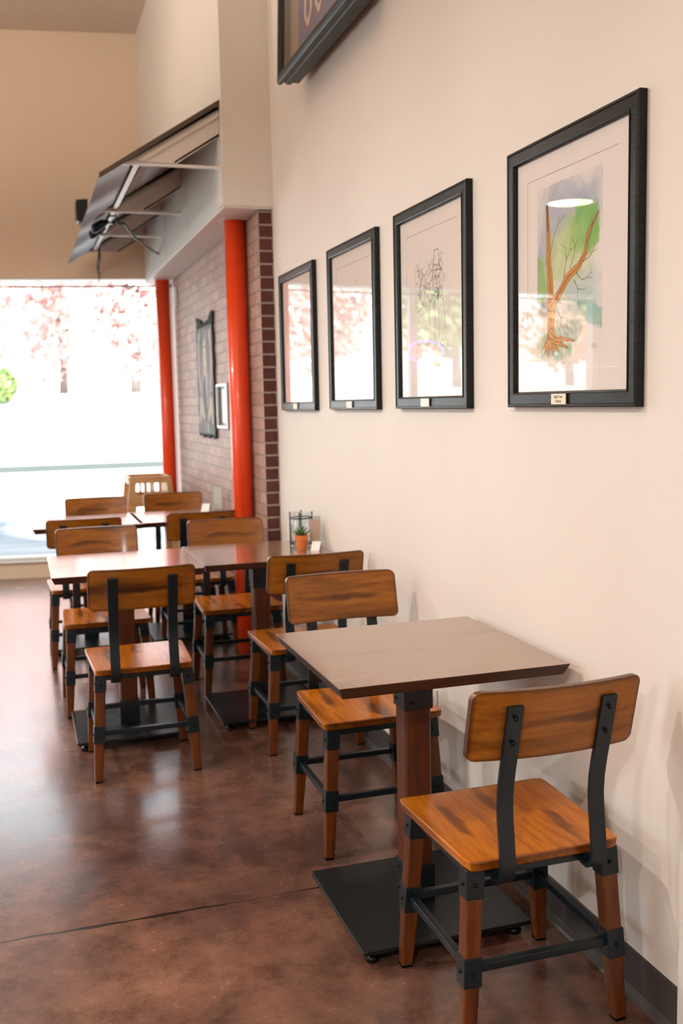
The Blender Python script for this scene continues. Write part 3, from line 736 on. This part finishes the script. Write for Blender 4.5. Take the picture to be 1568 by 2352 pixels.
# ------------------------------------------------------------------ pictures
def srgb(c): return tuple((v/255/12.92 if v/255 <= .04045 else ((v/255+.055)/1.055)**2.4) for v in c)
PAINT = mat('painted sheet', (.8, .8, .8), .75)
_a = N(PAINT, 'ShaderNodeVertexColor'); _a.layer_name = 'paint'; L(PAINT, _a.outputs[0], bsdf(PAINT).inputs['Base Color'])
class Canvas:
    def __init__(s, x0, x1, z0, z1, step=.0016, base=(240, 233, 229)):
        s.nx = int((x1-x0)/step)+1; s.nz = int((z1-z0)/step)+1
        s.X, s.Z = np.meshgrid(np.linspace(x0, x1, s.nx), np.linspace(z0, z1, s.nz))
        s.C = np.tile(np.array(srgb(base)), (s.nz, s.nx, 1)); s.e = (x0, x1, z0, z1)
        s.rng = np.random.RandomState(5)
    def noise(s, f, seed=0, oct=4):
        rng = np.random.RandomState(seed); out = np.zeros_like(s.X); amp = 1; tot = 0
        for o in range(oct):
            g = rng.rand(64, 64); fx = (s.X*f*2**o+7) % 63; fz = (s.Z*f*2**o+7) % 63
            ix, iz = fx.astype(int), fz.astype(int); ax, az = fx-ix, fz-iz
            ax = ax*ax*(3-2*ax); az = az*az*(3-2*az)
            v = g[iz, ix]*(1-ax)*(1-az)+g[iz, (ix+1) % 64]*ax*(1-az)+g[(iz+1) % 64, ix]*(1-ax)*az+g[(iz+1) % 64, (ix+1) % 64]*ax*az
            out += v*amp; tot += amp; amp *= .55
        return out/tot
    def blend(s, col, a):
        a = np.clip(a, 0, 1)[..., None]; s.C = s.C*(1-a)+np.array(srgb(col))*a
    def blob(s, cx, cz, rx, rz, col, a=.8, soft=.35, f=22, seed=1, rot=0):
        dx, dz = s.X-cx, s.Z-cz; c, q = math.cos(rot), math.sin(rot)
        u, v = (dx*c+dz*q)/rx, (-dx*q+dz*c)/rz
        d = np.sqrt(u*u+v*v)+(s.noise(f, seed)-.5)*1.1
        s.blend(col, np.clip((1-d)/soft, 0, 1)*a*(.7+.6*(s.noise(f*1.7, seed+9)-.3)))
    def line(s, pts, w, col, a=1, rag=0, seed=3):
        d = np.full(s.X.shape, 9.); wloc = np.zeros_like(d)
        ws = w if isinstance(w, (list, tuple)) else [w]*len(pts)
        for (p, q, w0, w1) in zip(pts, pts[1:], ws, ws[1:]):
            vx, vz = q[0]-p[0], q[1]-p[1]; L2 = vx*vx+vz*vz+1e-12
            t = np.clip(((s.X-p[0])*vx+(s.Z-p[1])*vz)/L2, 0, 1)
            e = np.hypot(s.X-p[0]-t*vx, s.Z-p[1]-t*vz)-(w0+(w1-w0)*t)
            d = np.minimum(d, e)
        if rag: d = d+(s.noise(90, seed)-.5)*rag
        s.blend(col, np.clip(.5-d/.0014, 0, 1)*a)
    def mesh(s, name, parent, y, m=None):
        me = bpy.data.meshes.new(name)
        v = np.stack([s.X.ravel(), np.full(s.X.size, y), s.Z.ravel()], 1)
        idx = np.arange(s.nx*s.nz).reshape(s.nz, s.nx)
        f = np.stack([idx[:-1, :-1], idx[:-1, 1:], idx[1:, 1:], idx[1:, :-1]], -1).reshape(-1, 4)
        me.from_pydata(v.tolist(), [], f.tolist()); me.update()
        ca = me.color_attributes.new('paint', 'FLOAT_COLOR', 'POINT')
        ca.data.foreach_set('color', np.concatenate([s.C.reshape(-1, 3), np.ones((s.X.size, 1))], 1).astype(np.float32).ravel())
        me.materials.append(m or PAINT)
        o = bpy.data.objects.new(name, me); COL.objects.link(o); o.parent = parent; return o
def text_mesh(s, size, name, parent, loc, m, align='CENTER', depth=.0003):
    cu = bpy.data.curves.new(name, 'FONT'); cu.body = s; cu.size = size; cu.align_x = align; cu.align_y = 'CENTER'; cu.extrude = depth
    tmp = bpy.data.objects.new(name, cu); COL.objects.link(tmp)
    dg = bpy.context.evaluated_depsgraph_get(); me = bpy.data.meshes.new_from_object(tmp.evaluated_get(dg))
    bpy.data.objects.remove(tmp); me.materials.clear(); me.materials.append(m)
    o = bpy.data.objects.new(name, me); COL.objects.link(o); o.parent = parent
    o.rotation_euler = (PI/2, 0, 0); o.location = loc; return o
FW, FH, MW = .624, .692, .041
def moulding(bm, w, h, prof):
    # prof: (inset from the outer edge, distance in front of the wall); rings around the rectangle
    R = []
    for i, d in prof: R.append([bm.verts.new((sx*(w/2-i), -d, sz*(h/2-i))) for sx, sz in ((-1, -1), (1, -1), (1, 1), (-1, 1))])
    n = len(R)
    for k in range(n):
        a, b_ = R[k], R[(k+1) % n]
        for i in range(4): bm.faces.new((a[i], a[(i+1) % 4], b_[(i+1) % 4], b_[i]))
def picture(yc, zc, label, draw, name_lines, w=FW, h=FH):
    t = empty('framed_picture', (-.0015, yc, zc), -PI/2)          # local x -> towards the camera along the wall, -y -> into the room
    tag(t, label, 'picture', 'framed pictures on the wall')
    bm = BM(); moulding(bm, w, h, [(0, 0), (0, .019), (.003, .022), (.008, .0225), (.0095, .020), (.0345, .0195), (.0355, .022), (.0385, .021), (MW, .015), (MW, 0)])
    finish('frame', bm, FRAMEW, t)
    iw, ih = w/2-MW, h/2-MW
    # mat board with a cut opening, second board beneath
    bm = BM(); ow, oh = iw-.052, ih-.052
    moulding(bm, 2*iw-.0004, 2*ih-.0004, [(0, .004), (0, .0080), (.052, .0080), (.0535, .0062), (.0535, .004)])
    finish('mat_board', bm, MAT1, t)
    bm = BM(); box(bm, (-ow+.001, -.0058, -oh+.001), (ow-.001, -.0022, oh-.001)); finish('backing_sheet', bm, MAT1, t)
    draw(t)
    bm = BM(); box(bm, (-iw+.001, -.0125, -ih+.001), (iw-.001, -.0108, ih-.001)); finish('glass', bm, PGLASS, t)
    if name_lines:
        bm = BM(); pz = -h/2+.021; px = -.022
        box(bm, (px-.036, -.0255, pz-.0135), (px+.036, -.0228, pz+.0135)); pl = finish('name_plate', bm, BRASS if name_lines[0] != ' ' else PAPER, t)
        for s_, dz in zip([l for l in name_lines if l.strip()], (.0055, -.0055)):
            text_mesh(s_, .0105, 'lettering', pl, (px, -.0257, pz+dz), INK)
def art_landscape(t):
    c = Canvas(-.166, .148, -.235, .224, .0015, (240, 233, 229))
    c.blob(0, .16, .22, .09, (150, 165, 190), .8, .5, 14, 2); c.blob(.08, .15, .10, .06, (120, 145, 185), .6, .6, 16, 5); c.blob(-.13, .05, .07, .12, (140, 160, 195), .8, .4, 14, 7)
    c.blob(-.02, .02, .15, .10, (190, 210, 140), .8, .4, 14, 3, .5); c.blob(.08, .09, .07, .07, (110, 185, 70), .95, .25, 20, 4); c.blob(.0, .07, .05, .07, (170, 205, 120), .8, .4, 20, 6)
    c.blob(-.15, -.02, .05, .06, (130, 180, 90), .9, .2, 16, 8); c.blob(.07, -.05, .14, .06, (165, 200, 195), .7, .5, 14, 9, .3); c.blob(.03, -.09, .15, .04, (175, 205, 205), .6, .5, 14, 10)
    c.blob(-.12, -.09, .06, .03, (70, 100, 130), .8, .35, 22, 11); c.blob(.11, -.12, .07, .025, (110, 180, 165), .9, .3, 22, 12, -.4)
    c.blob(-.08, -.19, .11, .05, (120, 185, 155), .85, .4, 30, 13); c.blob(.0, -.15, .07, .03, (110, 170, 165), .7, .4, 30, 14)
    O = (206, 148, 66); D = (74, 48, 36); Rr = (196, 92, 48)
    def limb(p, w): 
        c.line(p, [x+.0014 for x in w], D, .9, .004); c.line(p, w, O, 1, .002); c.line([(x+.002, z) for x, z in p], [x*.35 for x in w], Rr, .6, .006, 7); c.line([(x-.003, z) for x, z in p], [x*.15 for x in w], D, .5, .006, 9)
    limb([(-.115, .17), (-.108, .10), (-.106, .03), (-.096, -.04), (-.092, -.12), (-.095, -.17)], [.005, .009, .011, .014, .016, .018])
    limb([(-.092, -.085), (-.05, -.055), (-.01, -.02), (.04, .0), (.075, .03), (.082, .07), (.11, .10), (.13, .115)], [.013, .011, .011, .009, .007, .005, .004, .002])
    c.line([(-.115, .175), (-.110, .11)], [.004, .003], D, .9, .004)
    for k in range(7):
        a = -PI/2+(k-2.6)*.33; limb([(-.092, -.155), (-.092+.03*math.cos(a), -.155+.03*math.sin(a)), (-.092+(.055+.012*k)*math.cos(a), -.155+.058*math.sin(a))], [.012, .007, .001])
    rnd = random.Random(4)
    def twig(x, z, a, l, n, w=.0012, col=D):
        if n == 0: return
        x2, z2 = x+l*math.cos(a), z+l*math.sin(a); c.line([(x, z), (x2, z2)], [w, w*.6], col, .9)
        for s in (-1, 1):
            if rnd.random() < .8: twig(x2, z2, a+s*rnd.uniform(.25, .8), l*.66, n-1, w*.75, col)
    for x, z, a, l in ((-.098, .05, 1.15, .05), (-.03, -.02, 1.3, .045), (.0, .0, 1.0, .035), (.03, -.015, -.6, .035), (.06, .01, .2, .03), (.08, .05, .9, .03), (.1, .09, .6, .022), (.02, -.03, -.9, .03), (-.06, -.1, -.8, .025)): twig(x, z, a, l, 4, .0015)
    for k in range(90):
        x, z = rnd.uniform(-.15, .03), rnd.uniform(-.225, -.14); c.line([(x, z), (x+rnd.uniform(-.002, .008), z+rnd.uniform(.008, .02))], .0007, (70, 140, 120), .6)
    c.line([(.10, -.20), (.112, -.19), (.106, -.204), (.122, -.192), (.118, -.206), (.13, -.198)], .0006, (90, 90, 90), .8)
    c.mesh('artwork', t, -.0059-.0001)
def art_ink(t, seed=3, x0=-.145, x1=.135, z0=-.21, z1=.19, dens=1.0, red=False, faint=.8, face=True):
    c = Canvas(x0, x1, z0, z1, .0015, (240, 233, 229)); rnd = random.Random(seed)
    G = (45, 42, 40)
    def scrib(x, z, l, a, w, col, al):
        p = [(x, z)]
        for _ in range(5):
            a += rnd.gauss(0, .55); x += l*math.cos(a); z += l*math.sin(a); p.append((min(max(x, x0+.004), x1-.004), min(max(z, z0+.004), z1-.004)))
        c.line(p, [w*1.5, w*2.4, w*1.6, w, w*2, w*.5], col, al)
    if face:
        fx, fz = .045, .075                          # bearded man in a tall hat
        c.line([(fx-.022, fz+.045), (fx-.018, fz+.10), (fx+.018, fz+.10), (fx+.024, fz+.045)], .0016, G, faint)
        c.line([(fx-.045, fz+.036), (fx-.02, fz+.052), (fx+.02, fz+.05), (fx+.047, fz+.03), (fx+.02, fz+.034), (fx-.02, fz+.036), (fx-.045, fz+.036)], .0018, G, faint)
        c.line([(fx-.03, fz+.03), (fx-.032, fz-.02), (fx-.012, fz-.05), (fx+.004, fz-.062), (fx+.02, fz-.045), (fx+.032, fz)], .0015, G, faint)
        c.blob(fx-.012, fz+.014, .014, .009, G, .9*faint, .3, 40, 2); c.blob(fx+.016, fz+.012, .012, .008, G, .8*faint, .3, 40, 3)
        c.line([(fx, fz+.014), (fx-.004, fz-.012), (fx+.006, fz-.012)], .0012, G, faint); c.line([(fx-.012, fz-.026), (fx, fz-.022), (fx+.014, fz-.027), (fx, fz-.034)], .0018, G, faint)
        for k in range(int(14)): scrib(fx+rnd.uniform(-.02, .02), fz-.03, .007, -PI/2+rnd.gauss(0, .3), .0006, G, faint)
        for sgn in (-1, 1):
            c.line([(fx+sgn*.03, fz-.02), (fx+sgn*.055, fz-.06), (fx+sgn*.07, fz-.16)], .0014, G, faint); c.line([(fx+sgn*.012, fz-.055), (fx+sgn*.02, fz-.19)], .0011, G, faint)
    for k in range(int(150*dens)):
        x, z = rnd.uniform(x0+.01, x1-.03), rnd.uniform(-.02 if face else z0+.02, z1-.05)
        scrib(x, z, .008, rnd.choice([1.4, 1.7, 4.6, .8]), rnd.uniform(.0004, .0011), G, faint*rnd.uniform(.3, .9))
    for k in range(int(26*dens)):
        x, z = rnd.uniform(x0+.02, x1-.02), rnd.uniform(z0+.02, z1-.06); c.blob(x, z, .008, .014, (120, 112, 105), .35*faint, .5, 40, k)
    if not face:
        for k in range(12): c.blob(rnd.uniform(x0+.03, x1-.03), rnd.uniform(z0+.05, z1-.12), .012, .035, (205, 105, 75) if k % 2 else (150, 95, 125), .55, .5, 30, k+20)
    if face:
        for k in range(5):                           # rose and leaves lower right
            a = k*1.25; c.line([(.09+.012*math.cos(a), -.13+.01*math.sin(a)), (.09+.016*math.cos(a+.8), -.13+.013*math.sin(a+.8)), (.09+.01*math.cos(a+1.6), -.13+.008*math.sin(a+1.6))], .0014, (60, 95, 70), .8)
        c.blob(-.05, -.12, .04, .018, (205, 95, 80), .45, .5, 40, 31)
    c.mesh('artwork', t, -.0059-.0001)
picture(2.27, 1.763, 'nearest framed picture, a watercolour of a bare orange tree on green hills', art_landscape, ['Irish Tree', 'Garcia'])
picture(3.16, 1.759, 'framed ink drawing of a man in a tall hat, second from the camera', lambda t: art_ink(t), [' '])
picture(3.983, 1.755, 'framed faint ink sketch, third picture from the camera', lambda t: art_ink(t, 8, -.12, .13, -.18, .19, .35, faint=.45), [' '])
picture(4.838, 1.75, 'farthest small framed sketch with red and purple figures, next to the brick', lambda t: art_ink(t, 12, -.13, .10, -.2, .2, .35, faint=.35, face=False), ['  ', ' '])

# jersey in a deep tilted shadow box, high on the wall
JT = empty('framed_jersey', (-.137, 4.085, 2.885), -PI/2); JT.rotation_euler = (math.radians(-2), 0, -PI/2)
tag(JT, 'framed blue jersey with white numbers, tilted high on the wall', 'framed jersey')
JW, JH = 1.05, 1.15
bm = BM()
prof = [(.012, -.095), (.012, -.062), (.004, -.058), (.004, -.036), (.009, -.032), (.009, -.018), (0, -.014), (0, .0), (.006, .006), (.012, .002), (.016, .008), (.034, .008), (.038, .002), (.046, -.004), (.046, -.095)]
R = []
for i, d in prof: R.append([bm.verts.new((sx*(JW/2-i), -d, JH/2+sz*(JH/2-i))) for sx, sz in ((-1, -1), (1, -1), (1, 1), (-1, 1))])
for k in range(len(R)):
    for i in range(4): bm.faces.new((R[k][i], R[k][(i+1) % 4], R[(k+1) % len(R)][(i+1) % 4], R[(k+1) % len(R)][i]))
finish('frame', bm, mat('glossy black moulding', (.008, .014, .013), .35, spec=.3), JT)
bm = BM(); box(bm, (-JW/2+.046, .045, .046), (JW/2-.046, .05, JH-.046)); finish('backing_board', bm, mat('tan board', (.33, .25, .16), .8), JT)
bm = BM(); pl = [(-.29, .07), (.34, .07), (.36, .85), (.30, 1.02), (-.30, 1.02), (-.31, .85)]
nxx = 24
loft(bm, [[(x, .030, z) for x, z in pl], [(x, .044, z) for x, z in pl]])
jm = mat('blue jersey cloth', (.07, .08, .27), .8); bump(jm, ntex(jm, coords(jm), 14, 4), .5, .01)
jj = finish('jersey', bm, jm, JT, bev=.006)
WN = mat('white twill', (.75, .68, .64), .8); RN = mat('red twill', (.55, .05, .05), .8)
def digit(cx, s, y, m, nm, grow):
    bm = BM(); w, h, c, st = .058+grow, .14+grow, .035, .030+grow*.0
    zc = .265
    out = [(-w, -h+c+.02), (-w+c+.012, -h), (w-c-.012, -h), (w, -h+c+.02), (w, h-c), (w-c, h), (-w+c, h), (-w, h-c)]
    iw, ih = w-st-grow, h-st-grow
    inn = [(-iw, -ih+c*.6), (-iw+c*.5, -ih), (iw-c*.5, -ih), (iw, -ih+c*.6), (iw, ih-c*.6), (iw-c*.5, ih), (-iw+c*.5, ih), (-iw, ih-c*.6)]
    v = [[bm.verts.new((cx+x, y+d, zc+z)) for x, z in L_] for L_, d in ((out, 0), (inn, 0), (inn, .0015), (out, .0015))]
    for a, b_ in ((v[0], v[1]), (v[1], v[2]), (v[2], v[3]), (v[3], v[0])):
        for i in range(8): bm.faces.new((a[i], a[(i+1) % 8], b_[(i+1) % 8], b_[i]))
    return finish(nm, bm, m, jj)
for cx in (-.125, .035):
    digit(cx, 1, .0278, RN, 'number_outline', .008); digit(cx, 1, .0258, WN, 'number', 0)
bm = BM(); box(bm, (-JW/2+.047, .006, .047), (JW/2-.047, .008, JH-.047)); finish('glass', bm, PGLASS, JT)

# tapestry and small frame on the brick
t = empty('wall_tapestry', (-.078, 6.985, 1.64), -PI/2); tag(t, 'narrow textile hanging with a dark wavy border on the brick wall', 'tapestry')
TW, TH = .31, .42
def wav(a, amp=.010): return amp*math.sin(a)
ol = []
for k in range(25): q = k/24; ol.append((-TW+2*TW*q, -TH+.012*math.sin(q*19)))
for k in range(1, 33): q = k/32; ol.append((TW+.012*math.sin(q*34), -TH+2*TH*q))
for k in range(1, 25): q = k/24; ol.append((TW-2*TW*q, TH-.06*math.sin(q*PI)**1.5+.008*math.sin(q*19)))
for k in range(1, 32): q = k/32; ol.append((-TW+.012*math.sin(q*31), TH-2*TH*q))
bm = BM(); prism(bm, ol, -.014, 0, 'xz'); finish('backing_cloth', bm, mat('dark green cloth', (.02, .035, .035), .9), t)
c = Canvas(-.29, .29, -.40, .335, .004, (118, 124, 122))
c.blob(0, .28, .28, .09, (85, 110, 105), .9, .4, 12, 2); c.blob(0, -.34, .3, .08, (100, 115, 122), .9, .4, 12, 3)
c.blob(0, .0, .22, .34, (150, 135, 152), .9, .3, 8, 4)
c.line([(0, .2), (0, .05), (0, -.1), (.02, -.2)], [.04, .07, .05, .03], (205, 198, 180), 1, .02); c.blob(0, .19, .07, .09, (215, 208, 190), 1, .3, 10, 5)
c.line([(-.02, -.02), (-.04, -.12), (0, -.22)], [.03, .06, .04], (78, 92, 100), .9, .02)
for sg in (-1, 1):
    c.line([(sg*.05, .05), (sg*.14, -.05), (sg*.12, -.25)], [.02, .03, .04], (165, 150, 165), .9, .02); c.line([(sg*.22, .28), (sg*.24, .08), (sg*.2, -.1)], [.03, .035, .02], (196, 180, 175), .9, .02); c.line([(sg*.1, -.28), (sg*.2, -.18), (sg*.23, -.3)], [.03, .04, .03], (200, 190, 165), .9, .02)
for x, z in ((-.16, .28), (-.05, .31), (.08, .29), (.18, .27), (-.2, -.33), (-.08, -.34), (.06, -.35), (.2, -.33)): c.blob(x, z, .028, .045, random.choice([(190, 130, 130), (150, 190, 160), (200, 190, 170)]), .9, .3, 12, 6)
c.line([(-.03, .2), (-.01, .2)], .005, (70, 60, 60)); c.line([(.015, .2), (.035, .2)], .005, (70, 60, 60)); c.line([(-.01, .15), (.02, .15)], .004, (130, 70, 60))
c.mesh('picture_cloth', t, -.0145)
t = empty('small_frame', (-.078, 6.35, 1.43), -PI/2); tag(t, 'small silver and black frame on the brick wall between tapestry and orange column', 'picture')
bm = BM(); moulding(bm, .33, .285, [(0, 0), (0, .028), (.004, .032), (.016, .032), (.018, .02), (.018, 0)]); finish('frame', bm, ALU, t)
bm = BM(); moulding(bm, .293, .248, [(0, .002), (0, .018), (.018, .012), (.018, .002)]); finish('liner', bm, BLACK, t)
bm = BM(); box(bm, (-.128, -.009, -.105), (.128, -.003, .105)); finish('artwork', bm, mat('pale print', (.62, .66, .68), .6), t)
bm = BM(); box(bm, (-.128, -.0115, -.105), (.128, -.0100, .105)); finish('glass', bm, PGLASS, t)

# neon window sign (seen only mirrored in the ink drawing's glass)
t = empty('neon_sign', (-2.44, wy(-2.44)-.03, 1.90), math.radians(-9.1)); t.scale = (.55, 1, .55); tag(t, 'neon window sign, blue ring and red script, seen mirrored in the ink drawing', 'neon sign')
bm = BM(); tube(bm, [(.36*math.cos(a*PI/20), 0, .19*math.sin(a*PI/20)) for a in range(41)], .008, 8); finish('blue_ring', bm, emit('blue neon', (.15, .15, 1), 8), t)
bm = BM()
def arc(cx, cz, rx, rz, a0, a1, n=14): return [(cx+rx*math.cos(a0+(a1-a0)*k/n), -.012, cz+rz*math.sin(a0+(a1-a0)*k/n)) for k in range(n+1)]
# OPEN, mirrored when seen from inside
for pts in (arc(.20, 0, .06, .09, 0, 2*PI), [(.10, -.012, -.09), (.10, -.012, .09)], arc(.10, .045, -.055, .045, PI/2, -PI/2), [(-.055, -.012, .09), (-.0, -.012, .09), (-.0, -.012, -.09), (-.055, -.012, -.09)], [(0, -.012, 0), (-.05, -.012, 0)], [(-.12, -.012, -.09), (-.12, -.012, .09), (-.21, -.012, -.09), (-.21, -.012, .09)]):
    tube(bm, pts, .009, 8)
finish('red_letters', bm, emit('red neon', (1, .05, .03), 9), t)
bm = BM(); 
for x in (-.3, .3): tube(bm, [(x, 0, .1), (x, 0.0, (HEAD-1.90-.004)/.55)], .002, 6)
finish('hanger', bm, BLACK, t)
